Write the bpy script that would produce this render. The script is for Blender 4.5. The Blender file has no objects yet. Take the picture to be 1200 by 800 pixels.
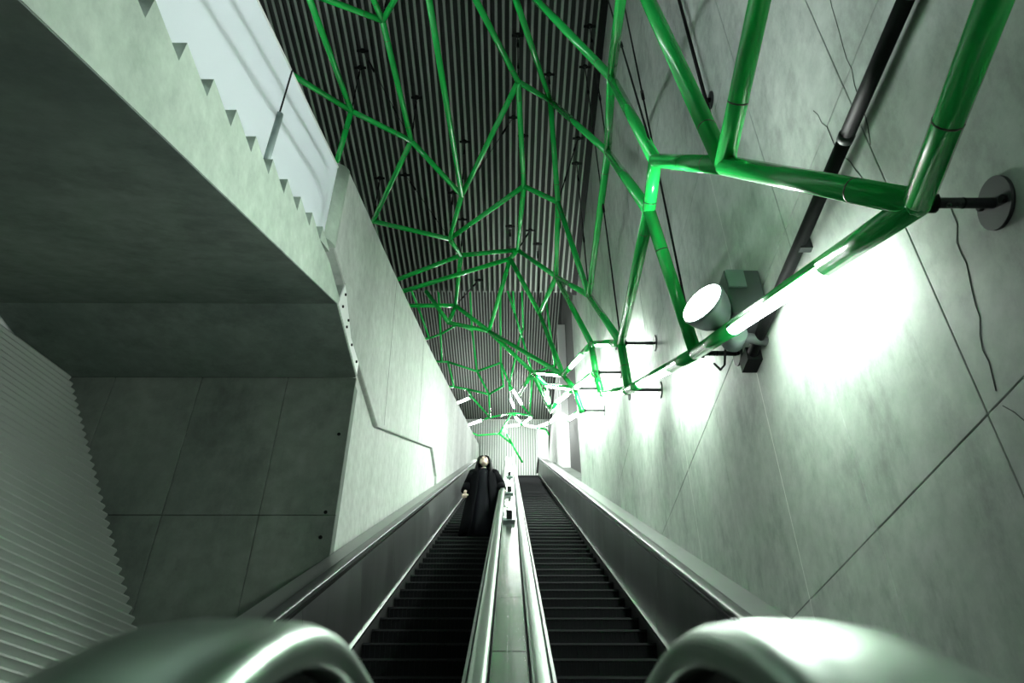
import bpy, bmesh, math, random
from mathutils import Vector, Matrix
random.seed(7)
scene = bpy.context.scene
PI = math.pi

# ------------------------------------------------------------------ camera
cam_d = bpy.data.cameras.new('camera')
cam = bpy.data.objects.new('camera', cam_d)
scene.collection.objects.link(cam)
cam.location = (0, 0, 0)                     # eye level, 0.85 m above the lower landing
cam.rotation_euler = (math.radians(127.0), 0, math.radians(-0.19))
cam_d.sensor_width = 36.0
cam_d.lens = 890 * 36 / 1200
cam_d.clip_start = 0.02
cam_d.clip_end = 300
cam_d.dof.use_dof = True
cam_d.dof.focus_distance = 9.0
cam_d.dof.aperture_fstop = 7.0
scene.camera = cam

# ------------------------------------------------------------------ world, exposure
w = bpy.data.worlds.new('world'); scene.world = w; w.use_nodes = True
w.node_tree.nodes['Background'].inputs[0].default_value = (0.80, 1.0, 0.88, 1)
w.node_tree.nodes['Background'].inputs[1].default_value = 0.014
vs = scene.view_settings
vs.view_transform = 'Standard'; vs.look = 'None'; vs.gamma = 1.0; vs.use_curve_mapping = False
vs.exposure = 0.0
LAMP = 96.0          # radiance of the fluorescent lamp sections
LAMP_FAR = 95.0
FLOOD_W = 430.0      # floodlight on the right wall

# ------------------------------------------------------------------ materials
def nt(name):
    m = bpy.data.materials.new(name); m.use_nodes = True
    t = m.node_tree; b = t.nodes['Principled BSDF']
    return m, t, b
def ramp(t, fac, stops):
    r = t.nodes.new('ShaderNodeValToRGB'); e = r.color_ramp.elements
    e[0].position, e[0].color = stops[0][0], (*stops[0][1], 1)
    e[1].position, e[1].color = stops[-1][0], (*stops[-1][1], 1)
    for p_, c in stops[1:-1]:
        x = e.new(p_); x.color = (*c, 1)
    t.links.new(fac, r.inputs[0]); return r.outputs[0]
def noise(t, vec, scale, detail=4, rough=.55, stretch=(1, 1, 1)):
    mp = t.nodes.new('ShaderNodeMapping'); mp.inputs['Scale'].default_value = stretch
    t.links.new(vec, mp.inputs[0])
    n = t.nodes.new('ShaderNodeTexNoise'); n.inputs['Scale'].default_value = scale
    n.inputs['Detail'].default_value = detail; n.inputs['Roughness'].default_value = rough
    t.links.new(mp.outputs[0], n.inputs['Vector']); return n.outputs['Fac']
def mix(t, a, b, fac=None, f=.5, mode='MIX'):
    m = t.nodes.new('ShaderNodeMix'); m.data_type = 'RGBA'; m.blend_type = mode
    m.inputs[0].default_value = f
    if fac is not None: t.links.new(fac, m.inputs[0])
    for s, v in ((m.inputs[6], a), (m.inputs[7], b)):
        if isinstance(v, tuple): s.default_value = (*v, 1)
        else: t.links.new(v, s)
    return m.outputs[2]
def concrete(name, dark, light, stain=.55, streak=(1, 1, .18), rough=.8, spec=.3):
    m, t, b = nt(name)
    g = t.nodes.new('ShaderNodeNewGeometry').outputs['Position']
    n1 = noise(t, g, .8, 6, .6, streak)
    n2 = noise(t, g, 7, 5, .65)
    n3 = noise(t, g, 1.7, 7, .72, (1, 1, .55))
    base = ramp(t, n1, [(.32, dark), (.68, light)])
    fine = ramp(t, n2, [(.3, (.80, .80, .80)), (.7, (1.08, 1.08, 1.08))])
    c = mix(t, base, fine, f=1, mode='MULTIPLY')
    st = ramp(t, n3, [(.36, (stain, stain, stain)), (.5, (1, 1, 1))])
    c = mix(t, c, st, f=.75, mode='MULTIPLY')
    t.links.new(c, b.inputs['Base Color'])
    b.inputs['Roughness'].default_value = rough
    b.inputs['Specular IOR Level'].default_value = spec
    bp = t.nodes.new('ShaderNodeBump'); bp.inputs['Strength'].default_value = .18; bp.inputs['Distance'].default_value = .01
    t.links.new(n2, bp.inputs['Height']); t.links.new(bp.outputs[0], b.inputs['Normal'])
    return m
def plain(name, col, rough=.5, metal=0., spec=.5, coat=0.):
    m, t, b = nt(name)
    b.inputs['Base Color'].default_value = (*col, 1)
    b.inputs['Roughness'].default_value = rough; b.inputs['Metallic'].default_value = metal
    b.inputs['Specular IOR Level'].default_value = spec; b.inputs['Coat Weight'].default_value = coat
    return m
def steel(name, col, r0, r1, scale=3, stretch=(1, 1, 1), metal=1.0, var=.25):
    m, t, b = nt(name)
    g = t.nodes.new('ShaderNodeNewGeometry').outputs['Position']
    n1 = noise(t, g, scale, 5, .6, stretch)
    lo = tuple(c * (1 - var) for c in col)
    t.links.new(ramp(t, n1, [(.3, lo), (.7, col)]), b.inputs['Base Color'])
    rr = t.nodes.new('ShaderNodeMapRange'); rr.inputs[3].default_value = r0; rr.inputs[4].default_value = r1
    t.links.new(n1, rr.inputs[0]); t.links.new(rr.outputs[0], b.inputs['Roughness'])
    b.inputs['Metallic'].default_value = metal
    return m
def emit(name, col, s):
    m, t, b = nt(name)
    b.inputs['Base Color'].default_value = (.8, .8, .8, 1)
    b.inputs['Emission Color'].default_value = (*col, 1); b.inputs['Emission Strength'].default_value = s
    return m

M = {}
M['wall_right'] = concrete('concrete_wall_right', (.33, .375, .34), (.48, .525, .485), .60, (1, 1, .6), .62, .4)
M['wall_left'] = concrete('concrete_wall_left', (.46, .50, .465), (.60, .64, .60), .9, (1, 1, .12))
M['soffit'] = concrete('concrete_stair', (.36, .455, .375), (.47, .57, .485), .85, (1, 1, .6))
M['soffit_shade'] = concrete('concrete_soffit_shade', (.13, .175, .15), (.21, .26, .225), .7, (1, .5, 1))  # stair concrete made darker, the underside's shade is put into this colour
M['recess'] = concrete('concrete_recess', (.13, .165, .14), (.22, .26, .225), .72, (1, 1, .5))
M['floor'] = concrete('floor_stone', (.05, .055, .05), (.09, .095, .09), .8)
M['green'] = plain('green_enamel', (.012, .50, .080), .22, 0, .5, .35)
M['seam'] = plain('dark_seam', (.003, .045, .010), .5)
M['lamp'] = emit('lamp_white', (.94, 1.0, .95), LAMP)
M['lamp_passage'] = emit('lamp_passage', (.90, .97, 1.0), 62.0)
M['lamp_far'] = emit('lamp_white_strong', (.95, 1.0, .96), LAMP_FAR)
M['black'] = plain('black_metal', (.005, .006, .006), .6, 0, .15)
M['iron'] = plain('dark_iron', (.028, .033, .033), .55, .1, .4)
M['ceil'] = steel('ceiling_sheet', (.26, .295, .265), .5, .65, .7, (1, .2, 1), .1, .3)
M['ceil_back_groove_shade'] = plain('ceiling_back_groove_shade', (.028, .034, .030), .9)
M['clad'] = steel('cladding_sheet', (.45, .51, .46), .35, .5, .5, (1, 1, 1), .5, .15)
M['endwall'] = steel('end_wall_sheet', (.78, .82, .78), .4, .55, .5, (1, 1, 1), .2, .1)
M['endgroove'] = plain('end_wall_groove', (.36, .42, .37), .8)
M['rail'] = steel('handrail_steel', (.32, .42, .35), .24, .36, 5, (1, 1, 1), 1.0, .15)
M['panel'] = steel('balustrade_steel', (.48, .51, .50), .24, .42, 1.1, (1, 1.2, .25), 1.0, .45)
M['deck'] = steel('deck_steel', (.78, .82, .79), .14, .26, 2.0, (1, .6, 1), 1.0, .15)
M['deck_dark'] = steel('outer_deck_steel', (.35, .37, .36), .30, .45, 2.0, (1, 1, 1), .8, .2)
M['trim'] = plain('polished_trim', (.85, .88, .86), .18, 1.0)
M['core'] = plain('newel_core_black', (.010, .012, .011), .55)
M['step'] = plain('step_black', (.010, .012, .013), .65, 0, .22)
M['nosing'] = plain('step_nosing', (.020, .023, .024), .6, 0, .3)
M['white'] = plain('white_paint', (.80, .83, .81), .45)
M['lampgrey'] = plain('floodlight_grey', (.28, .36, .34), .45, .3)
M['boxdark'] = plain('gear_box', (.10, .115, .115), .5, .2)
M['pale'] = plain('pale_plaster', (.72, .74, .72), .7)
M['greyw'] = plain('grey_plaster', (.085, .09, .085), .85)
M['skin'] = plain('skin', (.60, .45, .38), .55)
M['hair'] = plain('black_hair', (.004, .004, .005), .6, 0, .15)
M['coat'] = plain('black_wool', (.0025, .003, .004), .9, 0, .08)
M['dress'] = plain('black_dress', (.005, .006, .009), .7, 0, .15)
M['lip'] = plain('lips', (.35, .08, .08), .4)
M['crack'] = plain('crack_dark', (.05, .055, .05), .9)
M['seal'] = plain('joint_sealant_pale', (.72, .74, .70), .7)
def frosted():
    m = bpy.data.materials.new('frosted_glass'); m.use_nodes = True; t = m.node_tree
    for n in list(t.nodes):
        if n.type == 'BSDF_PRINCIPLED': t.nodes.remove(n)
    out = t.nodes['Material Output']
    tr = t.nodes.new('ShaderNodeBsdfTranslucent'); tr.inputs[0].default_value = (.92, .95, .96, 1)
    gl = t.nodes.new('ShaderNodeBsdfGlossy'); gl.inputs['Roughness'].default_value = .2; gl.inputs[0].default_value = (1, 1, 1, 1)
    df = t.nodes.new('ShaderNodeBsdfDiffuse'); df.inputs[0].default_value = (.78, .84, .84, 1)
    m1 = t.nodes.new('ShaderNodeMixShader'); m1.inputs[0].default_value = .25
    m2 = t.nodes.new('ShaderNodeMixShader'); m2.inputs[0].default_value = .05
    t.links.new(tr.outputs[0], m1.inputs[1]); t.links.new(df.outputs[0], m1.inputs[2])
    t.links.new(m1.outputs[0], m2.inputs[1]); t.links.new(gl.outputs[0], m2.inputs[2])
    t.links.new(m2.outputs[0], out.inputs[0]); return m
M['glass'] = frosted()

# ------------------------------------------------------------------ mesh helpers
COL = scene.collection
class MB:
    def __init__(s): s.v = []; s.f = []; s.sm = []
    def add(s, verts, faces, smooth=False):
        o = len(s.v); s.v += [tuple(v) for v in verts]
        s.f += [tuple(i + o for i in f) for f in faces]; s.sm += [smooth] * len(faces)
    def box(s, a, b):
        x0, y0, z0 = a; x1, y1, z1 = b
        s.add([(x0, y0, z0), (x1, y0, z0), (x1, y1, z0), (x0, y1, z0), (x0, y0, z1), (x1, y0, z1), (x1, y1, z1), (x0, y1, z1)],
              [(0, 3, 2, 1), (4, 5, 6, 7), (0, 1, 5, 4), (1, 2, 6, 5), (2, 3, 7, 6), (3, 0, 4, 7)])
        return s
    def tube(s, a, b, r0, r1=None, n=12, caps=True):
        a, b = Vector(a), Vector(b); r1 = r0 if r1 is None else r1
        d = (b - a).normalized(); u = d.orthogonal().normalized(); w_ = d.cross(u)
        v = []
        for p_, r in ((a, r0), (b, r1)):
            for k in range(n):
                t = 2 * PI * k / n; v.append(p_ + (u * math.cos(t) + w_ * math.sin(t)) * r)
        s.add(v, [(k, (k + 1) % n, n + (k + 1) % n, n + k) for k in range(n)], True)
        if caps: s.add(v, [tuple(range(n - 1, -1, -1)), tuple(range(n, 2 * n))])
        return s
    def sphere(s, c, r, n=12, m=8, sc=(1, 1, 1)):
        c = Vector(c); v = []
        for i in range(m + 1):
            a = PI * i / m
            for k in range(n):
                t = 2 * PI * k / n
                v.append((c.x + r * sc[0] * math.sin(a) * math.cos(t), c.y + r * sc[1] * math.sin(a) * math.sin(t), c.z + r * sc[2] * math.cos(a)))
        s.add(v, [(i * n + k, (i + 1) * n + k, (i + 1) * n + (k + 1) % n, i * n + (k + 1) % n) for i in range(m) for k in range(n)], True)
        return s
    def prism_x(s, poly, x0, x1):
        """(y,z) polygon extruded along x"""
        n = len(poly)
        v = [(x0, y, z) for y, z in poly] + [(x1, y, z) for y, z in poly]
        s.add(v, [(k, (k + 1) % n, n + (k + 1) % n, n + k) for k in range(n)])
        s.add(v, [tuple(range(n - 1, -1, -1)), tuple(range(n, 2 * n))])
        return s
    def loft(s, rings, smooth=True, close=True, caps=True):
        n = len(rings[0]); v = [p_ for r in rings for p_ in r]; kk = n if close else n - 1
        s.add(v, [(i * n + k, i * n + (k + 1) % n, (i + 1) * n + (k + 1) % n, (i + 1) * n + k) for i in range(len(rings) - 1) for k in range(kk)], smooth)
        if caps and close:
            o = (len(rings) - 1) * n
            s.add(v, [tuple(range(n - 1, -1, -1)), tuple(range(o, o + n))])
        return s
    def sweep(s, path, sec, smooth=True, caps=True):
        """path: (y,z) points; sec: (x, h) with h along the path's upward normal"""
        rings = []
        for i, (y, z) in enumerate(path):
            a = path[max(0, i - 1)]; b = path[min(len(path) - 1, i + 1)]
            ty, tz = b[0] - a[0], b[1] - a[1]; l = math.hypot(ty, tz) or 1
            ny, nz = -tz / l, ty / l
            rings.append([(x, y + ny * h, z + nz * h) for x, h in sec])
        return s.loft(rings, smooth, True, caps)
    def mesh(s, name, mat):
        me = bpy.data.meshes.new(name); me.from_pydata(s.v, [], s.f)
        me.polygons.foreach_set('use_smooth', s.sm)
        bm = bmesh.new(); bm.from_mesh(me)
        bmesh.ops.remove_doubles(bm, verts=bm.verts, dist=1e-5)
        bmesh.ops.recalc_face_normals(bm, faces=bm.faces); bm.to_mesh(me); bm.free()
        me.materials.append(M[mat]); return me
    def build(s, name, mat, parent=None, loc=None):
        return put(name, s.mesh(name, mat), parent, loc)
def put(name, me, parent=None, loc=None):
    o = bpy.data.objects.new(name, me); COL.objects.link(o)
    if parent is not None: o.parent = parent
    if loc is not None: o.location = loc
    return o
def tag(o, label, cat, group=None):
    o['label'] = label; o['category'] = cat
    if group: o['group'] = group
    return o
def struct(o, label=None, cat=None):
    o['kind'] = 'structure'
    if label: o['label'] = label
    if cat: o['category'] = cat
    return o
def empty(name, loc=(0, 0, 0)):
    o = bpy.data.objects.new(name, None); o.empty_display_size = .1; COL.objects.link(o); o.location = loc; return o
def bevel(o, w_=.006, seg=2):
    b = o.modifiers.new('bevel', 'BEVEL'); b.width = w_; b.segments = seg; b.limit_method = 'ANGLE'; return o
C30, S30 = math.cos(PI / 6), .5
def inc(u, n):                      # incline coordinates -> (y, z)
    return (u * C30 - n * S30, u * S30 + n * C30)

# ------------------------------------------------------------------ dimensions
FLOOR = -.85
XR, XL = 1.70, -1.65                # faces of the right and left shaft walls
Y1, Z1 = 14.8, 12.8                 # end and height of the first ceiling
Y2, Z2 = 36.3, 22.0                 # end wall and height of the upper ceiling
UTOP = 35.0
YT, ZT = inc(UTOP, -1.83)           # upper landing edge

# ------------------------------------------------------------------ shell: floors
mb = MB().box((-9, -5, FLOOR - .3), (1.9, 7.3, FLOOR)); struct(mb.build('floor', 'floor'), 'dark stone floor of the lower landing', 'floor')
mb = MB().box((-6, YT, ZT - .4), (3.2, Y2 + .2, ZT)); struct(mb.build('floor_upper', 'floor'), 'stone floor of the upper landing', 'floor')

# ---- right wall: concrete panels about one metre wide with open joints
mb = MB().box((XR + .035, -4, FLOOR - .3), (XR + .5, 16.3, Z1 + .6))
wr = struct(mb.build('wall_right', 'wall_right'), 'tall stained concrete wall of panels beside the right escalator', 'wall')
ys = [-4.0, -2.8, -1.75, -.72, .29, 1.30, 2.31, 3.33, 4.31, 5.36, 6.51, 7.55, 8.6, 9.65, 10.7, 11.75, 12.8, 13.85, 14.9, 16.3]
zs = [FLOOR - .3, 1.42, 3.38, 5.34, 7.3, 9.26, 11.22, Z1 + .6]
for i in range(len(ys) - 1):
    for j in range(len(zs) - 1):
        a, b = ys[i] + .0025, ys[i + 1] - .0025; c, d = zs[j] + .0025, zs[j + 1] - .0025
        dx = random.uniform(0, .002)
        bevel(MB().box((XR + dx, a, c), (XR + .035, b, d)).build('panel', 'wall_right', wr), .003, 1)
for y in (4.31, 6.51):
    for j in range(1, 3):
        MB().box((XR + .002, y - .006, zs[j] - 1.2 if j == 1 else zs[j]), (XR + .03, y + .006, zs[j + 1])).build('joint_sealant', 'seal', wr)
def crack(pts):
    mb = MB()
    for a, b in zip(pts, pts[1:]):
        d = Vector((0, b[0] - a[0], b[1] - a[1])).normalized(); nrm = Vector((0, -d.z, d.y)) * .0013
        A, B = Vector((XR - .0012, *a)), Vector((XR - .0012, *b))
        q = [A - nrm, B - nrm, B + nrm, A + nrm]
        mb.add(q + [p_ + Vector((.004, 0, 0)) for p_ in q], [(0, 1, 2, 3), (7, 6, 5, 4), (0, 4, 5, 1), (1, 5, 6, 2), (2, 6, 7, 3), (3, 7, 4, 0)])
    mb.build('crack', 'crack', wr)
def jag(a, b, n, amp):
    out = []
    for k in range(n + 1):
        t = k / n; out.append((a[0] + (b[0] - a[0]) * t + (random.uniform(-amp, amp) if 0 < k < n else 0), a[1] + (b[1] - a[1]) * t))
    return out
crack(jag((2.02, 2.20), (2.22, 1.46), 14, .018)); crack(jag((2.22, 1.40), (1.95, .9), 10, .014)); crack(jag((2.62, 3.6), (2.40, 2.55), 14, .016)); crack(jag((2.05, 4.2), (2.3, 2.9), 14, .02))

# ---- side hall beyond the right wall
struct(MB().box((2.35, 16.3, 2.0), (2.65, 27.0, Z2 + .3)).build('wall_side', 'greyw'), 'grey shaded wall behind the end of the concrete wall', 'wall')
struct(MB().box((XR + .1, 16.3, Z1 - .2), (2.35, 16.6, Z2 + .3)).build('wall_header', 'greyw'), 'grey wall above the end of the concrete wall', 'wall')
struct(MB().box((2.05, 27.0, ZT - 8), (2.65, 35.6, 19.2)).build('wall_far_right', 'pale'), 'pale wall beside the top of the right escalator', 'wall')
struct(MB().prism_x([(26.6, 10), (27.0, 10), (26.2, 20.2), (25.6, 20.2)], 2.05, 2.35).build('trim_1', 'white'), 'white slanted fin at the edge of the pale wall', 'trim')
struct(MB().box((1.48, 35.4, ZT), (2.05, 36.3, 20.9)).build('trim_2', 'white'), 'white pillar at the end of the ribbed end wall', 'pillar')
mb = MB()
# floor strip beside the upper right escalator
mb.prism_x([inc(16.5, -1.25), inc(UTOP, -1.25), inc(UTOP, -1.6), inc(16.5, -1.6)], 1.40, 2.6)
struct(mb.build('ledge_right', 'recess'), 'sloping concrete ledge beside the upper right escalator', 'ledge')

struct(MB().box((XR - .13, -4, Z1 - .16), (XR - .002, Y1, Z1 - .005)).build('trim_3', 'black'), 'black channel where the concrete wall meets the ceiling', 'trim')
# ---- corrugated sheets
def corrugated(name, org, U, V, N, length, width, pitch, depth, mat, parent, flat=.30, ramp_=.07, thick=.004, groove=None):
    """ribs run along U, repeat along V, stand out along N"""
    org, U, V, N = Vector(org), Vector(U).normalized(), Vector(V).normalized(), Vector(N).normalized()
    prof = []; k = 0
    while k * pitch < width - 1e-6:
        x = k * pitch
        prof += [(x, 0), (x + pitch * (1 - flat - 2 * ramp_), 0), (x + pitch * (1 - flat - ramp_), depth), (x + pitch * (1 - ramp_), depth)]
        k += 1
    prof.append((k * pitch, 0))
    prof = [(min(a, width), b) for a, b in prof]
    n = len(prof); v = []
    for s in (0, length):
        for off in (0, thick):
            for a, b in prof: v.append(org + U * s + V * a + N * (b - off))
    f = [(k, k + 1, 2 * n + k + 1, 2 * n + k) for k in range(n - 1)]
    f += [(n + k + 1, n + k, 3 * n + k, 3 * n + k + 1) for k in range(n - 1)]
    f += [(k + 1, k, n + k, n + k + 1) for k in range(n - 1)] + [(2 * n + k, 2 * n + k + 1, 3 * n + k + 1, 3 * n + k) for k in range(n - 1)]
    f += [(0, 2 * n, 3 * n, n), (n - 1, 2 * n - 1, 4 * n - 1, 3 * n - 1)]
    mb = MB(); mb.add(v, f)
    me = bpy.data.meshes.new(name); me.from_pydata(mb.v, [], mb.f); me.materials.append(M[mat])
    if groove:                       # groove faces coloured darker as painted shade, ribs bare metal
        me.materials.append(M[groove])
        for k in range(n - 1):
            if k % 4 in (0, 1, 3): me.polygons[k].material_index = 1
    return put(name, me, parent)
PITCH = .13
cl = struct(MB().box((-8, -4, Z1 + .02), (XR + .4, Y1 + .05, Z1 + .5)).build('ceiling', 'ceil_back_groove_shade'), 'dark corrugated metal ceiling above the green tubes', 'ceiling')
x = XR - .04
while x > -8:
    corrugated('corrugated_sheet', (x, -4, Z1), (0, 1, 0), (-1, 0, 0), (0, 0, -1), Y1 + 4, PITCH * 8, PITCH, .07, 'ceil', cl, .36, .06, .004, 'ceil_back_groove_shade')
    x -= PITCH * 8
cl2 = struct(MB().box((-6.2, Y1 - .5, Z2 + .02), (3.2, Y2 + .4, Z2 + .5)).build('ceiling_upper', 'ceil_back_groove_shade'), 'higher corrugated metal ceiling above the top of the escalators', 'ceiling')
x = 2.3
while x > -6:
    corrugated('corrugated_sheet', (x, Y1 - .4, Z2), (0, 1, 0), (-1, 0, 0), (0, 0, -1), Y2 - Y1 + .4, PITCH * 8, PITCH, .07, 'ceil', cl2, .36, .06, .004, 'ceil_back_groove_shade')
    x -= PITCH * 8
struct(MB().box((-8, Y1 - .3, Z1 + .55), (3.0, Y1 + .02, Z2)).build('wall_step', 'ceil_back_groove_shade'), 'dark wall rising between the two ceilings', 'wall')
we = struct(MB().box((-6.2, Y2 + .08, ZT - 1), (3.2, Y2 + .4, Z2)).build('wall_back', 'endwall'), 'bright ribbed metal wall at the top of the escalators', 'wall')
x = -5.8
while x < 1.5:
    corrugated('corrugated_sheet', (x, Y2 + .06, ZT), (0, 0, 1), (1, 0, 0), (0, -1, 0), Z2 - ZT - .08, PITCH * 8, PITCH, .10, 'endwall', we, .45, .06, .004, 'endgroove')
    x += PITCH * 8
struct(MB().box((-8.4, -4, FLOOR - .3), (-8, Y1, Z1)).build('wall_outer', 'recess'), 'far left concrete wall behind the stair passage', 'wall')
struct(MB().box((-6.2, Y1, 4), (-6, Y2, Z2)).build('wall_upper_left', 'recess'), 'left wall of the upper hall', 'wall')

# ---- left wall: proud slab with a stepped lower edge over a recessed lower panel
top = [(36.3, 20.3), (24.06, 14.62), (12.775, 9.40), (8.355, 7.44), (5.2, 6.10)]
deckz = lambda y, n=-1.2: (n + y * S30) / C30
slab = [(5.2, 5.02), (5.75, 5.04), (6.26, 4.77), (8.24, 4.87), (14.35, 7.955), (15.58, 7.93), (15.7, deckz(15.7)), (36.3, deckz(36.3))] + top
wl = struct(MB().prism_x(slab, XL, XL - .34).build('wall_left', 'wall_left'), 'pale concrete wall with a sloping top beside the left escalator', 'wall')
bevel(wl, .02, 2)
nb = MB(); ring = []
for zz in (5.02, 6.10):
    ring.append([(XL - .17 + .17 * math.cos(t), 5.2 - .17 * math.sin(t), zz + (.0 if zz < 6 else -.05 * math.sin(t))) for t in [PI * k / 12 for k in range(13)]])
nb.loft(ring, True, True, True); nb.build('rounded_end', 'soffit', wl)
MB().prism_x([(6.79, FLOOR), (16.2, deckz(16.2) - .3), (16.2, 8.4), (14.3, 8.15), (8.3, 5.1), (6.79, 5.0)], XL - .06, XL - .20).build('lower_panel', 'wall_left', wl)
for (ya, za, yb, zb) in ((8.30, 7.36, 8.62, 5.12), (11.6, 8.82, 11.95, 6.8)):
    MB().prism_x([(ya, za), (ya + .008, za), (yb + .008, zb), (yb, zb)], XL + .0015, XL - .01).build('joint', 'crack', wl)
# ---- recess under the stair: dark back wall of panels and leaning corrugated cladding
YB = 6.75
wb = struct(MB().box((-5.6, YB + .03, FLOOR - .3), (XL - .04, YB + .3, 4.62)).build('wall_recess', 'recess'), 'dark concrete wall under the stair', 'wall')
xs = [XL, -2.38, -3.30, -4.23, -5.5]; zz = [FLOOR, .9, 3.02, 4.60]
for i in range(4):
    for j in range(3):
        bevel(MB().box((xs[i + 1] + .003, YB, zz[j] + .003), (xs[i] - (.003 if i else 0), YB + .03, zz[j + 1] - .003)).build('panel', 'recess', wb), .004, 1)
for (x_, z_) in ((-1.75, 3.05), (-1.76, 2.8), (-1.74, 3.9)):
    MB().tube((x_, YB - .006, z_), (x_, YB + .002, z_), .018, n=10).build('bolt', 'black', wb)
cA, cB = Vector((-4.753, YB - .03, 4.60)), Vector((-3.219, YB - .03, 1.894))
Vd = (cB - cA).normalized(); Ud = Vector((-.245, -.80, 0)).normalized()
Nd = Ud.cross(Vd).normalized()
if Nd.x < 0: Nd = -Nd
cw = struct(empty('wall_cladding', (-4.2, 4, FLOOR)), 'leaning grey corrugated metal wall under the stair', 'wall')
tot = 0
while tot < 5.4:
    o = corrugated('corrugated_sheet', cA + Vd * tot - Vector(cw.location), Ud, Vd, Nd, 7.5, .1 * 9, .1, .055, 'clad', cw, .2, .28)
    tot += .9

# ------------------------------------------------------------------ concrete stair overhead (left)
st = empty('concrete_stair', (-3.2, 1.36, FLOOR)); tag(st, 'pale concrete stair flight with a dark soffit passing overhead beside the escalator', 'stair')
def inst(o, root):                 # keep world placement under an Empty
    o.location = o.location - root.location; return o
TR, RI = .319, .1602
y0, z0 = 1.865, 3.229               # foot of a riser
k0 = -16
feet = [(y0 + TR * k, z0 + RI * k) for k in range(k0, 10)]
ft0, ft1 = feet[0], feet[-1]
body = [(-6.2, FLOOR), (-5.0, FLOOR), (1.358, 2.46), (5.57, 4.652), (6.74, 4.585), (6.74, 4.80), (ft1[0], ft1[1])] + [(ft0[0], ft0[1])]
body = [(-4.55, FLOOR), (1.358, 2.46), (5.57, 4.652), (6.74, 4.60), (6.74, 4.755), (5.1, 4.755), (ft1[0], ft1[1]), (ft0[0], ft0[1]), (-5.3, FLOOR)]
inst(MB().prism_x(body, XL, -4.95).build('stair_slab', 'soffit', st), st)
inst(MB().prism_x([(-4.5, FLOOR + .02), (1.358, 2.452), (5.57, 4.644), (6.74, 4.592), (6.74, 4.60), (5.57, 4.652), (1.358, 2.46), (-4.5, FLOOR + .03)], XL - .004, -4.95).build('soffit_shade_layer', 'soffit_shade', st), st)['label'] = 'concrete soffit with shade painted into its colour'  # thin layer under the slab that carries the painted shade
sm = MB().prism_x([(0, 0), (0, RI), (TR, RI)], XL, -4.95).mesh('stair_step', 'soffit')
for (fy, fz) in feet:
    put('stair_step', sm, st, Vector((0, fy, fz)) - st.location)
inst(MB().prism_x([(5.60, 4.67), (5.71, 5.02), (6.25, 4.755), (6.73, 4.775), (6.73, 4.62)], XL - .004, XL + .008).build('edge_plate', 'white', st), st)
for (py_, pz_) in ((5.76, 4.92), (5.74, 4.75), (6.02, 4.80), (6.0, 4.70), (6.3, 4.70), (6.6, 4.70)):
    inst(MB().tube((XL + .006, py_, pz_), (XL + .022, py_, pz_), .014, n=8).build('bolt', 'black', st), st)
struct(MB().prism_x([(-4.0, FLOOR), (6.74, 4.82), (14.8, 4.82), (14.8, Z1), (-4.0, Z1)], -4.97, -5.2).build('wall_passage', 'white'), 'white wall of the stair passage behind the glass', 'wall')
struct(MB().box((-4.97, 6.74, 4.6), (XL - .36, Y1, 4.82)).build('floor_passage', 'floor'), 'floor of the passage above the dark recess', 'floor')
# glass balustrade panes on the stair, standing just inside the step ends
gtop = lambda y: 4.978 + (y - 2.742) * .437
gbot = lambda y: z0 + RI + .012 + (y - y0) * RI / TR
XG = -1.735
joints = [-.56, 1.48, 3.515, 5.07]
for a, b in zip(joints, joints[1:]):
    g = empty('glass_balustrade', (XG, (a + b) / 2, gbot((a + b) / 2)))
    tag(g, {5.07: 'frosted glass balustrade pane ending at the rounded wall end', 3.515: 'long frosted white glass balustrade pane beside the stair steps before the post', 1.48: 'frosted glass balustrade pane along the lowest steps of the concrete stair'}[b], 'balustrade', 'glass panes along the concrete stair')
    a_, b_ = a + .006, b - .006
    inst(MB().prism_x([(a_, gbot(a_)), (b_, gbot(b_) if b_ < 4.9 else gbot(4.75)), (b_, gtop(b_)), (a_, gtop(a_))], XG, XG - .016).build('pane', 'glass', g), g)
    inst(MB().prism_x([(a_, gtop(a_)), (b_, gtop(b_)), (b_, gtop(b_) + .02), (a_, gtop(a_) + .02)], XG + .006, XG - .022).build('top_edge', 'pale', g), g)
for y in joints[1:3]:
    p_ = empty('balustrade_post', (XG - .01, y, gbot(y)))
    tag(p_, 'grey steel post where the last two frosted glass panes meet' if y > 3 else 'grey steel post between the lower frosted glass panes', 'post', 'posts of the glass balustrade')
    inst(MB().tube((XG + .012, y, gbot(y) - .05), (XG + .012, y, gtop(y) - .55), .028, n=12).build('post', 'lampgrey', p_), p_)
    inst(MB().tube((XG + .008, y, gtop(y) - .55), (XG + .008, y, gtop(y) + .01), .007, n=8).build('clamp_rod', 'black', p_), p_)
for h, nm in ((.86, 'upper'), (.56, 'lower')):
    pts = [(-2.2, gbot(-2.2) + h), (4.62, gbot(4.62) + h), (4.85, gbot(4.85) + h - .15), (4.9, gbot(4.75) + h - .5)]
    mb = MB(); sec = [(-1.825 + .024 * math.cos(t), .024 * math.sin(t)) for t in [2 * PI * k / 10 for k in range(10)]]
    mb.sweep(pts, sec)
    hr = tag(mb.build('stair_handrail', 'iron'), nm + ' stair handrail showing as a blurred line behind frosted glass', 'handrail', 'handrails of the concrete stair')
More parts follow.
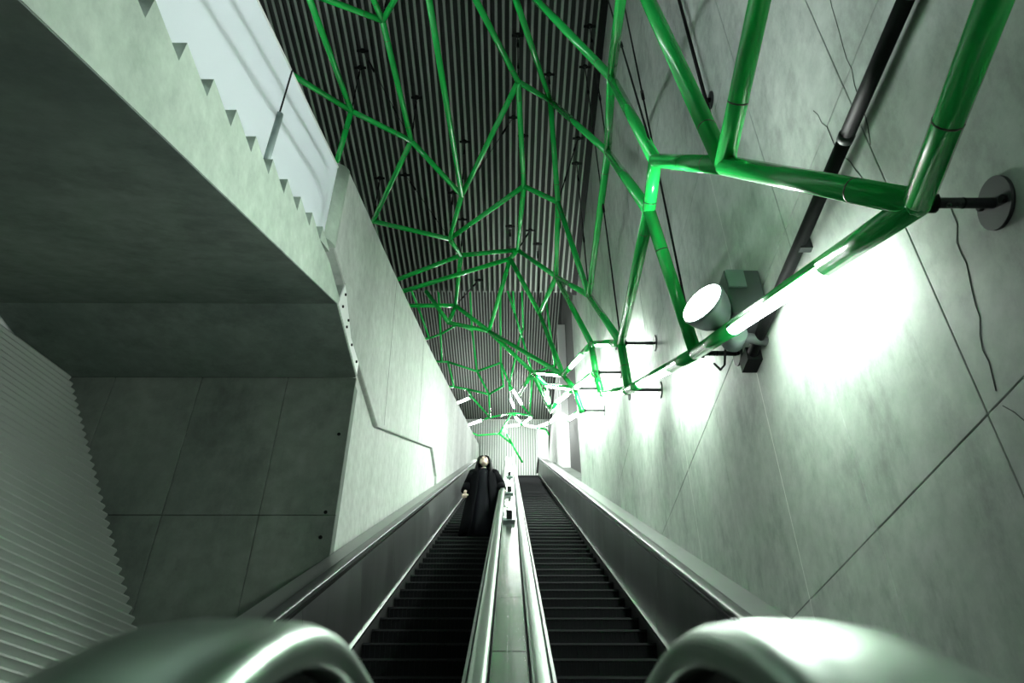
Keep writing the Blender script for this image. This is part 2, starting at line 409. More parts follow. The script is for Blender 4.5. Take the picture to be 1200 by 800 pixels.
# passage luminaire (a real strip light on the passage wall, behind the glass)
for k in range(4):
    yy = -1.0 + k * 2.0; z_ = 5.35 + yy * .45
    lum = empty('strip_light', (-4.9, yy, z_)); tag(lum, 'fluorescent strip light on the white passage wall behind the frosted glass', 'lamp', 'strip lights of the stair passage')
    inst(MB().prism_x([(yy - .85, z_ - .45), (yy + .85, z_ + .31), (yy + .85, z_ + .43), (yy - .85, z_ - .33)], -4.965, -4.90).build('housing', 'white', lum), lum)
    inst(MB().tube((-4.86, yy - .8, z_ - .36), (-4.86, yy + .8, z_ + .35), .05, n=10).build('lamp_tube', 'lamp_passage', lum), lum)

# ------------------------------------------------------------------ escalators
def arcpath(n, zh, y_start, r=1.6, u_end=UTOP, y_end=None, ztop=None):
    """(y,z) path: level at zh from y_start, bending into the incline n, up to u_end, then level"""
    yk = (zh * C30 - n) / S30
    t = r * math.tan(PI / 12)
    pts = [(y_start, zh)]
    for k in range(9):
        a = PI / 6 * k / 8
        pts.append((yk - t + r * math.sin(a), zh + r * (1 - math.cos(a))))
    U0 = 4
    for u in range(U0, int(u_end), 2):
        q = inc(u, n)
        if q[0] > pts[-1][0] + .2: pts.append(q)
    e = inc(u_end, n); pts.append(e)
    for k in range(1, 7):
        a = PI / 6 * (1 - k / 6.)
        L = .2; pts.append((pts[-1][0] + L * math.cos(a), pts[-1][1] + L * math.sin(a)))
    pts.append((pts[-1][0] + .9, pts[-1][1]))
    return pts
def newel(path, r=.42):
    y, z = path[0]; out = []
    for k in range(0, 41):
        a = PI / 2 + PI * (40 - k) / 40
        out.append((y + r * math.cos(a), z - r + r * math.sin(a)))
    tail = [(y + .9, z - 2 * r - .0), (y + .5, z - 2 * r)]
    return tail[:1] + tail[1:] + out[:-1] + path
HR = [(-.0475, -.002), (-.0465, -.009), (-.041, -.013), (-.026, -.013), (-.024, -.009), (.024, -.009), (.026, -.013), (.041, -.013), (.0465, -.009), (.0475, -.002), (.045, .004), (.036, .008), (.018, .010), (-.018, .010), (-.036, .008), (-.045, .004)]
def step_mesh():
    mb = MB(); n = 24; W0, W1 = .215, 1.295; D, R = .405, .234
    prof = []
    wd = (W1 - W0) / n
    for k in range(n):
        a = W0 + wd * k
        prof += [(a, 0), (a + wd * .5, 0), (a + wd * .5, .010), (a + wd, .010)]
    # riser: vertical cleated face at y=0 from z=-R to 0 ; tread from y=0 to D at z=0
    m_ = len(prof)
    v = [(x, -d, -.012) for x, d in prof] + [(x, -d * .6 + .03, -R * .5) for x, d in prof] + [(x, -d * .3 + .045, -R) for x, d in prof]
    v += [(x, 0., -.010 + d) for x, d in prof] + [(x, D + .05, -.010 + d) for x, d in prof]
    f = []
    for k in range(m_ - 1):
        f += [(k, k + 1, m_ + k + 1, m_ + k), (m_ + k, m_ + k + 1, 2 * m_ + k + 1, 2 * m_ + k), (3 * m_ + k, 4 * m_ + k, 4 * m_ + k + 1, 3 * m_ + k + 1), (3 * m_ + k, 3 * m_ + k + 1, k + 1, k)]
    mb.add(v, f)
    me = bpy.data.meshes.new('step'); me.from_pydata(mb.v, [], mb.f); me.materials.append(M['step'])
    bm = bmesh.new(); bm.from_mesh(me); bmesh.ops.recalc_face_normals(bm, faces=bm.faces); bm.to_mesh(me); bm.free()
    return me
STEP = step_mesh()
NOSE = MB().box((.215, -.016, -.016), (1.295, .012, .003)).mesh('nosing', 'nosing')
def mir(sec, s, off): return [(s * (off + x), h) for x, h in sec]
def escalator(s, label):
    """s=+1 right, s=-1 left"""
    E = empty('escalator', (s * .75, 1.6, FLOOR)); tag(E, label, 'escalator', None)
    add = lambda mb, n, m, par=E: inst(mb.build(n, m, par), E)
    # steps
    k = 0; u = 2.3
    while u < UTOP - .1:
        y, z = inc(u, -1.83)
        so = put('step', STEP, E, Vector((0, y, z)) - E.location); so.scale = (s, 1, 1)
        no = put('nosing', NOSE, so)
        u += .468
    add(MB().box((s * .2 if s > 0 else -1.30, .2, FLOOR), (1.30 if s > 0 else s * .2, 2.25, FLOOR + .012)), 'landing_plate', 'deck_dark')
    add(MB().box((s * .2 if s > 0 else -1.30, YT, ZT - .02), (1.30 if s > 0 else s * .2, YT + 2.2, ZT + .012)), 'upper_landing_plate', 'deck_dark')
    # outer balustrade: separate steel panels, trims, skirt, handrail
    u = 1.2
    while u < UTOP:
        u1 = min(u + 1.95, UTOP)
        a0, a1, b0, b1 = inc(u + .004, -1.74), inc(u1 - .004, -1.74), inc(u + .004, -1.06), inc(u1 - .004, -1.06)
        mb = MB(); X0, X1 = 1.315, 1.345
        v = [(s * X0, *a0), (s * X0, *a1), (s * X1, *b1), (s * X1, *b0), (s * (X0 + .02), *a0), (s * (X0 + .02), *a1), (s * (X1 + .02), *b1), (s * (X1 + .02), *b0)]
        mb.add(v, [(0, 1, 2, 3), (7, 6, 5, 4), (0, 4, 5, 1), (1, 5, 6, 2), (2, 6, 7, 3), (3, 7, 4, 0)])
        add(mb, 'balustrade_panel', 'panel')
        a0, a1 = inc(u + .002, -1.755), inc(u1 - .002, -1.755); c0, c1 = inc(u + .002, -2.15), inc(u1 - .002, -2.15)
        add(MB().prism_x([a0, a1, c1, c0], s * 1.300, s * 1.312), 'skirt_panel', 'core')
        u = u1
    tp = arcpath(-1.75, FLOOR + .10, .6)
    add(MB().sweep(tp, mir([(-.012, -.012), (.012, -.012), (.012, .012), (-.012, .012)], s, 1.305), False), 'skirt_trim', 'trim')
    hp = arcpath(-1.012, .108, .45)
    for xo in (1.278, 1.372):
        add(MB().sweep([(a, b - .05) for a, b in hp], mir([(-.008, -.010), (.008, -.010), (.008, .010), (-.008, .010)], s, xo), False), 'rail_trim', 'trim')
    add(MB().sweep(newel(hp), mir(HR, s, 1.325)), 'outer_handrail', 'rail_dark' if 'rail_dark' in M else 'core')
    # newel plate of the outer balustrade (level part)
    zb = FLOOR
    pl = [(.25, zb), (2.0, zb), (3.0, inc(3.0, -1.75)[1]), (2.15, .08), (.5, .08), (.30, .0), (.20, -.2), (.20, -.4)]
    add(MB().prism_x([(.25, zb), (2.6, zb), (2.6, .16), (2.2, .07), (.45, .07), (.24, .0), (.12, -.15), (.09, -.3), (.14, -.5)], s * 1.305, s * 1.345), 'newel_plate', 'panel')
    # outer deck towards the wall
    dp = arcpath(-1.10, .0, .3)
    xo = XR if s > 0 else -XL
    add(MB().sweep(dp, [(s * 1.375, -.03), (s * (xo - .002), -.03), (s * (xo - .002), 0), (s * 1.375, 0)], False), 'outer_deck', 'deck_dark')
    # inner balustrade towards the central divider
    ip = arcpath(-1.0, .126, .51)
    add(MB().sweep(newel(ip), mir([(x * .84, h) for x, h in HR], s, .134)), 'inner_handrail', 'rail')
    core = [(y, z - .02) for y, z in ip]
    add(MB().prism_x([(.14, -.4), (.125, -.3), (.16, -.12), (.25, .035), (.36, .095), (.5, .114), (1.75, .114), (2.2, .17), (2.6, .33), (2.6, FLOOR), (.3, FLOOR)], s * .115, s * .150), 'newel_plate', 'core')
    u = 2.4
    while u < UTOP:
        u1 = min(u + 1.95, UTOP)
        add(MB().prism_x([inc(u + .004, -2.1), inc(u1 - .004, -2.1), inc(u1 - .004, -1.03), inc(u + .004, -1.03)], s * .185, s * .200), 'inner_balustrade_panel', 'panel')
        u = u1
    return E
M['rail_dark'] = steel('rubber_handrail', (.05, .055, .055), .25, .4, 4, (1, 1, 1), .3, .2)
escalator(1, 'empty black escalator on the right beside the tall concrete wall')
escalator(-1, 'black escalator on the left carrying a woman in a long coat')
# central divider deck between the two escalators
dv = empty('divider_deck', (0, 3, 0)); tag(dv, 'bright steel deck strip dividing the two escalators', 'deck')
u = 2.6; i = 0
while u < UTOP:
    u1 = min(u + 1.25, UTOP)
    a = [inc(u + .003, -1.045), inc(u1 - .003, -1.045), inc(u1 - .003, -1.075), inc(u + .003, -1.075)]
    inst(bevel(MB().prism_x(a, -.088, .088).build('deck_plate', 'deck', dv), .004, 1), dv)
    u = u1
for x_ in (-.014, .010):
    inst(MB().prism_x([inc(2.6, -1.046), inc(UTOP, -1.046), inc(UTOP, -1.036), inc(2.6, -1.036)], x_ - .004, x_ + .004).build('seam_strip', 'trim', dv), dv)
inst(MB().prism_x([(1.2, -.1), (2.62, .12), (2.62, FLOOR), (1.2, FLOOR)], -.088, .088).build('end_plate', 'deck', dv), dv)
for u in (9.3, 13.6, 19):
    y, z = inc(u, -1.036)
    o = empty('divider_stop', (-.005, y, z)); tag(o, {9.3: 'small black two-part stop block on the divider deck in front of the woman', 13.6: 'small black stop block on the divider deck beside the woman'}.get(u, 'small black stop block high on the divider deck'), 'stop block', 'stop blocks on the divider')
    for k in range(2):
        MB().box((-.036, -.02, .005 + k * .072), (.036, .02, .070 + k * .072)).build('block', 'black', o)
    MB().tube((0, 0, -.004), (0, 0, .006), .06, n=16).build('base_plate', 'lampgrey', o)
    MB().box((-.075, -.05, -.002), (.075, .06, .012)).build('foot', 'lampgrey', o)

# ------------------------------------------------------------------ green tube lattice
NEAR = {
    'A': (1.42, 1.82, 1.98),
    'A2': (1.34, 0.95, 2.06),
    'A3': (1.36, -0.95, 2.20),
    'B': (1.07, 2.50, 2.99),
    'B1': (0.76, 2.86, 6.84),
    'B2': (1.11, 1.51, 3.30),
    'C': (1.07, 3.67, 4.44),
    'D': (1.10, 4.89, 7.30),
    'E': (0.02, 5.18, 10.07),
    'D2': (0.92, 2.92, 6.09),
    'F': (1.32, 6.68, 8.25),
    'CL': (1.06, 4.03, 4.29),
    'N1': (1.38, 4.56, 3.33),
    'N2': (1.30, 7.10, 5.33),
    'N3': (1.34, 7.15, 4.71),
    'N4': (1.30, 9.71, 7.27),
    'N5': (1.30, 9.04, 5.89),
    'G': (1.31, 9.60, 8.19),
    'H': (0.89, 9.75, 10.60),
    'I': (0.73, 8.46, 11.90),
    'J': (0.26, 9.89, 11.20),
    'K': (0.13, 7.66, 11.30),
    'I2': (-0.05, 5.45, 10.60),
    'K2': (-0.68, 5.45, 10.60),
    'L': (-0.94, 10.04, 11.10),
    'L2': (-1.19, 5.35, 10.40),
    'M': (-1.83, 8.98, 11.40),
    'P': (-2.03, 6.56, 11.30),
    'P1': (-3.39, 5.79, 11.00),
    'P2': (-2.21, 5.77, 11.20),
    'P3': (-1.51, 5.76, 11.20),
    'Q': (-2.83, 8.33, 11.40),
    'Q1': (-3.03, 5.56, 10.80),
    'Q2': (-3.92, 6.69, 10.60),
    'Q3': (-3.36, 9.54, 10.60),
    'R': (-2.83, 11.02, 11.40),
    'S': (-1.27, 11.43, 11.30),
    'T': (-1.09, 12.24, 11.60),
    'T1': (-2.85, 12.79, 11.20),
    'U': (0.17, 12.38, 11.90),
    'X': (0.00, 12.45, 11.70),
    'X1': (-2.79, 12.84, 10.90),
    'W': (0.96, 11.82, 10.60),
    'V': (-1.28, 13.73, 11.40),
    'V1': (-2.67, 13.50, 11.20),
    'Y': (-0.49, 13.94, 10.80),
    'Z': (0.65, 13.03, 10.60),
    'AA': (1.05, 12.37, 8.50),
    'BB': (0.52, 14.40, 9.97),
    'AB': (0.77, 13.74, 9.17),
    'AC': (1.21, 11.95, 7.90),
    'AD': (1.29, 11.60, 7.20),
    'NM': (1.31, 9.55, 6.61),
    'VB': (-1.42, 13.80, 10.94),
    'VC': (-1.96, 13.52, 11.64),
    'AE': (1.31, 14.62, 8.84),
    'BC': (0.25, 17.67, 11.45),
    'BD': (1.12, 17.93, 11.09),
    'N7': (1.09, 14.81, 9.42),
}
FAR = {
    'u0': (1.31, 14.62, 8.84),
    'u1': (1.42, 18.81, 11.58),
    'u2': (1.44, 23.29, 13.95),
    'u3': (1.21, 28.58, 16.90),
    'a0': (-4.26, 23.31, 20.84),
    'a1': (-3.85, 24.55, 20.28),
    'a2': (-3.46, 25.92, 19.70),
    'b0': (-4.02, 26.04, 19.66),
    'b1': (-2.94, 25.72, 19.78),
    'b2': (-2.23, 25.29, 19.96),
    'c0': (-3.64, 27.01, 19.27),
    'c1': (-2.71, 27.05, 19.26),
    'c2': (-1.45, 27.51, 19.08),
    'c3': (-0.40, 27.08, 19.24),
    'd1': (-2.50, 28.30, 18.79),
    'd2': (-1.62, 25.56, 19.85),
    'd2t': (-1.67, 23.30, 20.84),
    'd3t': (-0.41, 23.30, 20.84),
    'd4': (-0.29, 28.25, 18.81),
    'e0': (-3.18, 28.30, 18.79),
    'e1': (-1.89, 28.43, 18.74),
    'e2': (-0.94, 28.70, 18.65),
    'f0': (-2.93, 29.45, 18.39),
    'f1': (-1.71, 28.84, 18.60),
    'g1': (-0.92, 29.98, 18.22),
    'h1': (-0.02, 28.16, 18.84),
    'h2': (0.60, 29.35, 18.42),
    'h3': (0.92, 29.82, 18.26),
    'k0': (-0.27, 23.30, 20.84),
    'k1': (0.52, 25.86, 19.72),
    'k2': (0.99, 27.59, 19.05),
    'l0': (0.46, 23.29, 20.84),
    'l1': (0.56, 25.44, 19.90),
    'l2': (0.38, 26.06, 19.64),
    'm0': (-2.97, 23.30, 20.84),
    'm1': (-2.97, 27.05, 19.26),
    'o0': (0.08, 23.29, 20.84),
    'o1': (0.19, 24.76, 20.18),
    'q0': (1.50, 24.24, 20.41),
    'q1': (1.96, 27.20, 19.19),
    'g0': (-2.57, 34.50, 20.34),
    'g2': (0.11, 33.50, 20.62),
    'g3': (1.19, 33.00, 20.16),
    's0': (0.02, 33.00, 21.23),
    's1': (0.24, 33.00, 20.56),
    'r0': (-1.68, 34.80, 20.05),
    'r1': (-0.56, 34.80, 20.16),
    'r2': (0.12, 34.90, 19.60),
    'r3': (0.64, 35.00, 18.61),
    't0': (0.64, 34.00, 20.25),
    't1': (1.87, 34.00, 19.95),
    't2': (1.98, 33.50, 19.35),
    't3': (-0.33, 34.50, 20.39),
}
R_T = .050
def lattice(name, nodes, edges, label, lampmat, seams, r=R_T):
    L = empty(name, nodes[list(nodes)[0]]); tag(L, label, 'tube lattice')
    add = lambda mb, n, m: inst(mb.build(n, m, L), L)
    used = set()
    for e in edges:
        a, b = Vector(nodes[e[0]]), Vector(nodes[e[1]]); used |= {e[0], e[1]}
        if len(e) > 2:
            t0, t1 = e[2]; p0, p1 = a.lerp(b, t0), a.lerp(b, t1)
            if t0 > .02: add(MB().tube(a, p0, r, n=14), 'tube', 'green')
            if t1 < .98: add(MB().tube(p1, b, r, n=14), 'tube', 'green')
            if seams:            # near net: lamp below a half-round green housing
                d = (p1 - p0).normalized(); e_ = Vector((.30, 0, -.95)); e_ = (e_ - d * e_.dot(d)).normalized(); f_ = d.cross(e_)
                sh = MB(); n_ = 12
                arc = [(math.cos(t), math.sin(t)) for t in [PI * .55 + (PI * .9) * k / n_ for k in range(n_ + 1)]]
                sec = arc + [(a_ * .93, b_ * .93) for a_, b_ in reversed(arc)]
                sh.loft([[p_ + (e_ * a_ + f_ * b_) * r for a_, b_ in sec] for p_ in (p0, p1)], True, True, True)
                add(sh, 'lamp_housing', 'green')
                o_ = e_ * r * .30
                add(MB().tube(p0 + o_, p1 + o_, r * .60, n=14), 'lamp_tube', lampmat)['label'] = 'glowing white lamp section'
            else:
                add(MB().tube(p0, p1, r * .96, n=14), 'lamp_tube', lampmat)['label'] = 'glowing white lamp section'
        else:
            add(MB().tube(a, b, r, n=14), 'tube', 'green')
            d = (b - a); l = d.length; d.normalize()
            if seams:
                for q in ((.32,) if l < 2 else (.34, l - .34)):
                    c = a + d * q; add(MB().tube(c - d * .004, c + d * .004, r * 1.015, n=14), 'seam_ring', 'seam')
    for k in used: add(MB().sphere(nodes[k], r * 1.0, 12, 8), 'joint', 'green')
    return L
NE = ('A-A2 A-B B-B1 B-B2 B-C C-D D-E D-D2 D-F F-I F-CL F-G C-CL CL-N1 CL-N2 N2-N3 N2-G N4-W N4-NM NM-N5 G-H G-W H-I H-J H-W I-K I-I2 J-K J-S J-U '
      'K-K2 K-L L-L2 L-M L-S M-P M-Q M-R P-P1 P-P2 P-P3 Q-Q1 Q-Q2 Q-Q3 R-S S-T T-T1 T-U T-V U-X U-W X-X1 X-Y X-Z W-Z V-V1 V-Y V-VB VB-VC VB-Y Y-AA Y-BB Z-AA '
      'AA-AC BB-AB AC-AD BB-BC BB-BD N7-BD Q1-P1 P2-Q1 P3-L2 L2-K2 K2-I2 I2-E E-B1 D2-B1 B2-A2').split()
NE = [tuple(e.split('-')) for e in NE] + [('A2', 'A3', (.25, .75)), ('A', 'N1', (.25, .69)), ('N1', 'N3', (.29, .76)), ('N2', 'N4', (.23, .75)), ('N4', 'AA', (.25, .69)), ('N3', 'N5', (.12, .85)),
      ('NM', 'AC', (.12, .9)), ('BB', 'AA', (.2, .9)), ('AB', 'AC', (.06, .94)), ('AD', 'AE', (.1, .9)), ('AB', 'BD', (.15, .6)), ('N7', 'AC', (.05, .7))]
lattice('green_tube_lattice', NEAR, NE, 'glossy green tube net with white lamps hung under the lower corrugated ceiling', 'lamp', True)
FE = ('a0-a1 a1-a2 a2-b1 b0-a2 b1-b2 c0-c1 c1-c2 c2-c3 c1-d1 d2t-d2 d2-c2 d3t-c3 c3-d4 c3-h1 h2-h3 d4-e2 e0-d1 d1-e1 e1-e2 e2-g1 f1-g1 f1-e1 c2-e2 k0-k1 k1-k2 k2-h3 l0-l1 l1-l2 '
      'l2-h1 m0-m1 o0-o1 o1-k1 q0-q1 q1-k2 g1-g2 g2-g3 h1-s0 g3-h3 t1-t2 r0-r1 r1-r2 r2-r3 g2-t3 r0-g0 r1-t3 b2-d2').split()
FE = [tuple(e.split('-')) for e in FE] + [('u0', 'u1', (.08, .95)), ('u1', 'u2', (.1, .9)), ('u2', 'u3', (.1, .9)), ('h1', 'h2', (.25, .9)), ('f1', 'f0', (.1, .6)), ('g0', 'g1', (.12, .75)), ('s0', 's1', (.1, .95)), ('t3', 't0', (.05, .9)), ('t0', 't1', (.1, .6)), ('g3', 't0', (.15, .9)), ('g2', 't0', (.3, .8)), ('t3', 'r2', (.1, .35))]
lattice('green_tube_lattice', FAR, FE, 'distant green tube net with white lamps above the top of the escalators', 'lamp_far', False)

# ---- wall brackets
BOLT = None
def bracket(nm, label):
    p_ = Vector(NEAR[nm]); o = empty('wall_bracket', (XR, p_.y, p_.z)); tag(o, label, 'bracket', 'black wall brackets of the tube net')
    l = XR - p_.x
    MB().tube((-.014, 0, 0), (.001, 0, 0), .095, n=28).build('wall_plate', 'iron', o)
    MB().tube((-l + .05, 0, 0), (-.012, 0, 0), .019, n=12).build('rod', 'iron', o)
    MB().tube((-l + .042, 0, 0), (-l + .062, 0, 0), .036, n=14).build('collar', 'black', o)
    for k in range(2): MB().sphere((-l + .10 + .035 * k, -.008, -.02), .009, 8, 6).build('bolt', 'iron', o)
    MB().tube((-l + .155, 0, 0), (-l + .162, 0, 0), .0205, n=12).build('coupling', 'black', o)
    for a in (0.6, 0.6 + PI): MB().tube((-.030, .062 * math.cos(a), .062 * math.sin(a)), (-.013, .062 * math.cos(a), .062 * math.sin(a)), .015, n=8).build('nut', 'black', o)
bracket('A', 'black round wall bracket with a bolted plate at the large corner of the green net')
bracket('N1', 'black wall bracket below the grey floodlight')
bracket('N2', 'black wall bracket above the next lamp after the floodlight')
bracket('N3', 'black wall bracket beside the second lamp of the wall chain')
for q in ('N4', 'NM', 'N5', 'AC', 'AD'): bracket(q, 'thin black wall bracket further along the concrete wall')

# ---- suspension rods
def hanger(nm, dx=0, dy=0, r=.010, label='thin black hanger rod from the corrugated ceiling to a green tube joint'):
    p_ = Vector(NEAR[nm]); q = Vector((p_.x + dx, p_.y + dy, Z1 - .062))
    o = empty('hanger_rod', q); tag(o, label, 'hanger rod', 'hanger rods of the tube net')
    d = p_ - q
    MB().tube((0, 0, 0), d * (1 - .045 / d.length), r, n=8).build('rod', 'black', o)
    MB().tube((0, 0, -.012), (0, 0, .0), .055, n=14).build('ceiling_plate', 'black', o)
    MB().box((-.11, -.022, -.03), (.11, .022, -.008)).build('clamp_bar', 'black', o)
    MB().tube(d * .12, d * .12 + d.normalized() * .22, .022, n=8).build('turnbuckle', 'black', o)
    MB().tube(d * .62, d * .62 + d.normalized() * .15, .018, n=8).build('turnbuckle', 'black', o)
for q in ('Q', 'M', 'L', 'R', 'X', 'I', 'T', 'Z', 'P', 'K', 'J', 'S'): hanger(q)
hanger('M', -.9, -1.0, .005, 'slanted thin brace wire from the ceiling to a green tube joint'); hanger('S', -1.0, -.5, .005, 'slanted thin brace wire from the ceiling to a green tube joint'); hanger('L', 1.0, -.6, .005, 'slanted thin brace wire from the ceiling to a green tube joint')
hanger('W', .2, .3); hanger('U', .3, .2); hanger('V', .5, .6); hanger('H', .5, .2, .012)
hanger('N1', 0, .6, .010, 'long thin black cable rising along the wall behind the floodlight')
hanger('N2', .1, 1.2, .010, 'long thin black cable rising from the second lamp joint'); hanger('C', .35, 2.6, .010, 'long black cable with couplings rising from the bright tube joint'); hanger('G', .1, 1.0, .010); hanger('F', .1, .8)
# stay rod with round wall plate
o = empty('stay_rod', (XR, 3.9, 5.50)); tag(o, 'black stay rod with a round plate on the concrete wall behind a green tube', 'stay rod')
MB().tube((-.012, 0, 0), (0, 0, 0), .075, n=20).build('wall_plate', 'iron', o)
MB().tube((-.06, -.05, -.9), (-.06, .05, 4.0), .016, n=10).build('rod', 'black', o)
MB().tube((-.08, 0, 0), (-.01, 0, 0), .02, n=10).build('spigot', 'black', o)

# ---- black pipe on the right wall
pp = empty('wall_pipe', (1.64, 1.0, 3.03)); tag(pp, 'black conduit pipe running level along the concrete wall', 'pipe')
for a, b in ((-4.0, -.2), (-.2, 1.62), (1.62, 2.36), (2.36, 4.25)):
    MB().tube((0, a - .99, 0), (0, b - 1.01, 0), .036, n=16).build('pipe_length', 'black', pp)
for y in (-.2, 1.62, 2.36):
    MB().tube((0, y - 1.02, 0), (0, y - .98, 0), .040, n=16).build('coupling', 'iron', pp)
MB().box((-.042, 3.14, -.055), (.06, 3.30, .045)).build('end_box', 'black', pp)
for y in (.6, 3.1): MB().box((-.01, y - 1.02, -.045), (.06, y - .98, .045)).build('pipe_clip', 'iron', pp)

# ------------------------------------------------------------------ floodlight
fl = empty('floodlight', (1.62, 3.95, 3.1)); tag(fl, 'round grey floodlight with a glowing face mounted above the lamp chain', 'floodlight')
fc = Vector((1.262, 3.835, 3.21)); ax = Vector((-.74, -.60, .30)).normalized()
fu = ax.orthogonal().normalized(); fw = ax.cross(fu)
prof = [(0, .158), (-.012, .165), (-.03, .160), (-.08, .150), (-.14, .125), (-.19, .085), (-.215, .05), (-.25, .045)]
rings = [[fc + ax * h + (fu * math.cos(t) + fw * math.sin(t)) * r for t in [2 * PI * k / 28 for k in range(28)]] for h, r in prof]
inst(MB().loft(rings).build('reflector_housing', 'lampgrey', fl), fl)
disc = MB().tube(fc + ax * .001, fc + ax * .006, .150, n=28)
inst(disc.build('lens', 'lamp', fl), fl)['label'] = 'glowing white lens'
inst(bevel(MB().box((1.45, 3.83, 3.12), (1.69, 4.08, 3.50)).build('gear_box', 'boxdark', fl), .01), fl)
inst(MB().box((1.46, 3.815, 3.34), (1.58, 3.83, 3.49)).build('gear_box_cover', 'lampgrey', fl), fl)
inst(MB().tube((1.45, 3.93, 3.02), (1.69, 4.0, 3.02), .035, n=14).build('mounting_arm', 'boxdark', fl), fl)
inst(MB().tube(fc - ax * .22, Vector((1.50, 3.96, 3.03)), .04, .035, n=14).build('neck', 'boxdark', fl), fl)
inst(MB().tube((1.47, 3.90, 3.02), (1.47, 4.02, 3.02), .075, n=18).build('pivot', 'lampgrey', fl), fl)
inst(MB().sweep([(4.0, 3.0), (4.1, 2.9), (4.2, 2.93), (4.3, 3.05)], [(1.42 + .008 * math.cos(t), .008 * math.sin(t)) for t in [PI * k / 3 for k in range(6)]]).build('cable', 'black', fl), fl)
sl = bpy.data.lights.new('flood_beam', 'SPOT'); sl.energy = FLOOD_W; sl.spot_size = math.radians(176); sl.spot_blend = .6; sl.shadow_soft_size = .14; sl.color = (.93, 1, .94)
so = bpy.data.objects.new('flood_beam', sl); COL.objects.link(so); so.location = fc + ax * .03; so.rotation_euler = ax.to_track_quat('-Z', 'Y').to_euler(); 

# ------------------------------------------------------------------ woman on the left escalator
def person():
    u = 14.0; y, z = inc(u, -1.83)
    y += .18
    W = empty('person', (-.50, y, z)); tag(W, 'person in a long open black coat riding the left escalator and looking up', 'person'); W.scale = (1.2, 1.05, 1.0)
    # body: one continuous skinned surface; she faces the camera (-y)
    V = [(0, 0, .90), (0, .0, 1.05), (0, .0, 1.22), (0, .01, 1.36), (0, .0, 1.43), (0, -.02, 1.50),
         (-.15, .01, 1.36), (-.25, .03, 1.12), (-.28, -.10, .93), (-.285, -.14, .87),
         (.15, .01, 1.36), (.27, .03, 1.12), (.29, -.10, .95), (.31, -.17, .93),
         (-.09, 0, .86), (-.10, -.01, .48), (-.10, .02, .09), (-.10, -.10, .04),
         (.09, 0, .86), (.10, -.01, .48), (.10, .02, .09), (.10, -.10, .04)]
    Ed = [(0, 1), (1, 2), (2, 3), (3, 4), (4, 5), (3, 6), (6, 7), (7, 8), (8, 9), (3, 10), (10, 11), (11, 12), (12, 13), (0, 14), (14, 15), (15, 16), (16, 17), (0, 18), (18, 19), (19, 20), (20, 21)]
    Rr = [.135, .115, .13, .12, .055, .055, .06, .045, .03, .035, .06, .045, .03, .035, .085, .06, .045, .04, .085, .06, .045, .04]
    me = bpy.data.meshes.new('body'); bm = bmesh.new(); lay = bm.verts.layers.skin.verify()
    bv = [bm.verts.new(p_) for p_ in V]
    for v_, r in zip(bv, Rr): v_[lay].radius = (r, r * .85)
    bv[0][lay].use_root = True
    for e0, e1 in Ed: bm.edges.new((bv[e0], bv[e1]))
    bm.to_mesh(me); bm.free(); me.materials.append(M['skin'])
    b = put('body', me, W); b.modifiers.new('skin', 'SKIN'); s_ = b.modifiers.new('sub', 'SUBSURF'); s_.levels = 1; s_.render_levels = 2
    # fingers closing on the handrail / hanging
    for sx, hx, hy, hz in ((-1, -.285, -.15, .855), (1, .315, -.185, .925)):
        fm = MB()
        for q in range(4):
            bx_ = hx + (q - 1.5) * .019; c = [(bx_, hy - .01, hz - .01), (bx_, hy - .045, hz - .035), (bx_, hy - .040, hz - .07 + .006 * abs(q - 1.3)), (bx_, hy - .018, hz - .085 + .006 * abs(q - 1.3))]
            for a_, c_ in zip(c, c[1:]): fm.tube(a_, c_, .0088, .008, n=7); fm.sphere(c_, .0086, 7, 5)
        th = [(hx - sx * .03, hy, hz), (hx - sx * .052, hy - .025, hz - .025), (hx - sx * .045, hy - .045, hz - .05)]
        for a_, c_ in zip(th, th[1:]): fm.tube(a_, c_, .0105, .009, n=7); fm.sphere(c_, .0095, 7, 5)
        fm.build('fingers', 'skin', W)
    # head, tilted back
    H = Matrix.Translation((0, -.03, 1.60)) @ Matrix.Rotation(math.radians(-24), 4, 'X') @ Matrix.Rotation(math.radians(-6), 4, 'Z')
    def hm(name, mat, fn):
        mb = MB(); fn(mb); me = mb.mesh(name, mat); me.transform(H); return put(name, me, W)
    def headf(mb):
        rings = []
        for zz, rx, ry, cy in ((-.125, .018, .02, -.065), (-.118, .036, .035, -.055), (-.095, .052, .062, -.028), (-.06, .064, .083, -.008), (-.02, .072, .094, .0), (.02, .076, .098, .004), (.06, .073, .092, .008), (.09, .058, .074, .01), (.11, .033, .044, .01), (.117, .01, .012, .01)):
            rings.append([(rx * math.cos(t), cy + ry * math.sin(t), zz) for t in [2 * PI * k / 18 for k in range(18)]])
        mb.loft(rings)
        mb.add([(-.008, -.092, .012), (.008, -.092, .012), (.016, -.086, -.038), (-.016, -.086, -.038), (0, -.118, -.036), (0, -.090, -.046)], [(0, 1, 4), (1, 2, 4), (2, 5, 4), (5, 3, 4), (3, 0, 4)], True)
        for sx in (-1, 1): mb.sphere((sx * .075, .01, -.005), .03, 8, 6, (.35, .7, 1.1))
    hm('head', 'skin', headf)
    hm('lips', 'lip', lambda mb: (mb.sphere((0, -.082, -.066), .022, 10, 6, (1.0, .45, .30)), mb.sphere((0, -.080, -.075), .019, 10, 6, (1.0, .45, .32))))
    def eyes(mb):
        for sx in (-1, 1): mb.sphere((sx * .031, -.084, .004), .013, 10, 6, (1.2, .5, .6)); mb.tube((sx * .014, -.091, .026), (sx * .050, -.080, .028), .0045, n=6)
    hm('eyes', 'hair', eyes)
    # hair: long, parted, falling behind the shoulders on both sides
    hr = MB(); rings = []
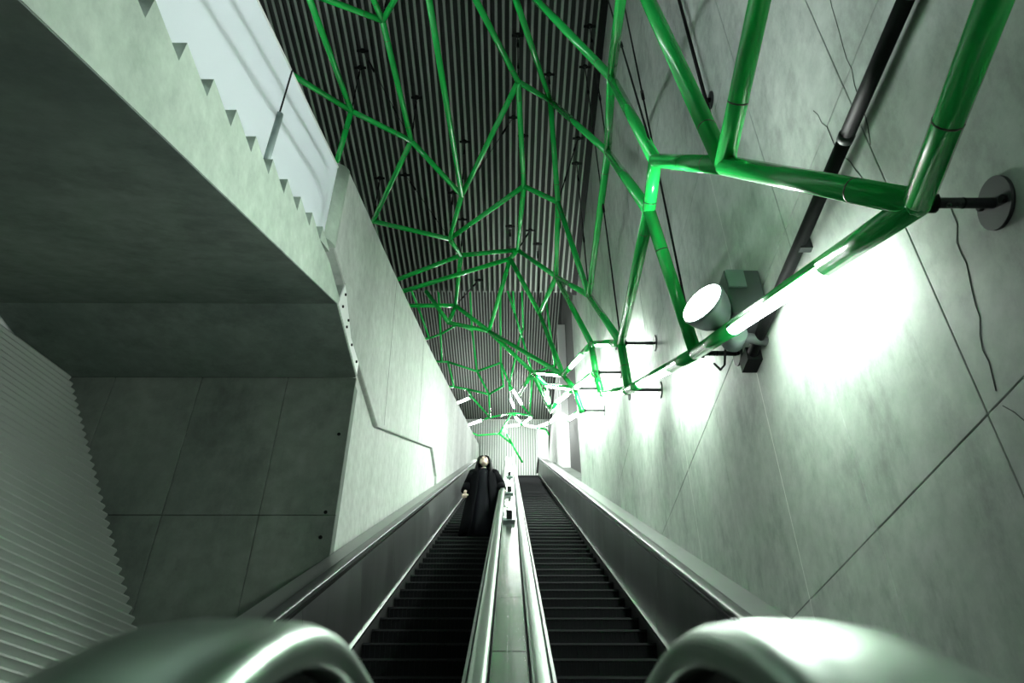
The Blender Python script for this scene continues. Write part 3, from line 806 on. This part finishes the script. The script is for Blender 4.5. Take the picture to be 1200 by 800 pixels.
    for zz, rx, ry, cy, op in ((.130, .02, .02, .03, .0), (.116, .066, .062, .026, .30), (.08, .092, .098, .022, .62), (.02, .104, .108, .024, .80), (-.04, .112, .106, .030, .84), (-.10, .124, .104, .038, .80), (-.17, .134, .104, .045, .74), (-.23, .128, .100, .05, .80), (-.28, .10, .085, .055, .95)):
        rings.append([(rx * math.cos(t), cy + ry * math.sin(t), zz) for t in [-PI / 2 + op + (2 * PI - 2 * op) * k / 22 for k in range(23)]])
    hr.loft(rings, True, False, False)
    me = hr.mesh('hair', 'hair'); me.transform(Matrix.Translation((0, -.03, 1.60)) @ Matrix.Rotation(math.radians(-12), 4, 'X'))
    ho = put('hair', me, W); so_ = ho.modifiers.new('solid', 'SOLIDIFY'); so_.thickness = .018; so_.offset = 1
    # dress
    dr = MB(); rings = []
    for zz, rx, ry in ((.03, .25, .20), (.3, .235, .19), (.6, .215, .175), (.85, .19, .155), (1.02, .155, .125), (1.2, .168, .135), (1.33, .165, .12), (1.41, .10, .085), (1.45, .064, .06)):
        rings.append([((rx + .008 * math.sin(9 * t) * (1.2 - zz)) * math.cos(t), (ry + .008 * math.sin(9 * t) * (1.2 - zz)) * math.sin(t), zz) for t in [2 * PI * k / 36 for k in range(36)]])
    dr.loft(rings); dr.build('dress', 'dress', W)
    # open coat and sleeves
    ct = MB(); rings = []
    for zz, rx, ry, op in ((.10, .36, .27, .50), (.35, .33, .25, .46), (.65, .295, .225, .42), (.95, .25, .19, .38), (1.15, .222, .165, .36), (1.3, .215, .15, .36), (1.38, .185, .125, .42), (1.43, .115, .095, .5), (1.48, .085, .085, .6)):
        rings.append([((rx + .012 * math.sin(8 * t) * (1.3 - zz)) * math.cos(t), .01 + ry * math.sin(t), zz) for t in [-PI / 2 + op + (2 * PI - 2 * op) * k / 36 for k in range(37)]])
    ct.loft(rings, True, False, False)
    for s2 in ([(-.16, .01, 1.37), (-.25, .03, 1.14), (-.285, -.09, .945)], [(.16, .01, 1.37), (.275, .03, 1.14), (.295, -.10, .965)]):
        for (a_, c_, r0, r1) in ((s2[0], s2[1], .085, .075), (s2[1], s2[2], .075, .068)): ct.tube(a_, c_, r0, r1, n=14)
        ct.sphere(s2[0], .088, 12, 8); ct.sphere(s2[1], .076, 12, 8)
    co = ct.build('coat', 'coat', W); so_ = co.modifiers.new('solid', 'SOLIDIFY'); so_.thickness = .012
    MB().box((.035, -.155, 1.30), (.043, -.145, 1.315)).build('brooch', 'trim', W)
    for sx in (-.10, .10):
        MB().sphere((sx, -.05, .035), .055, 12, 8, (.8, 2.2, .6)).build('shoe', 'hair', W)
person()
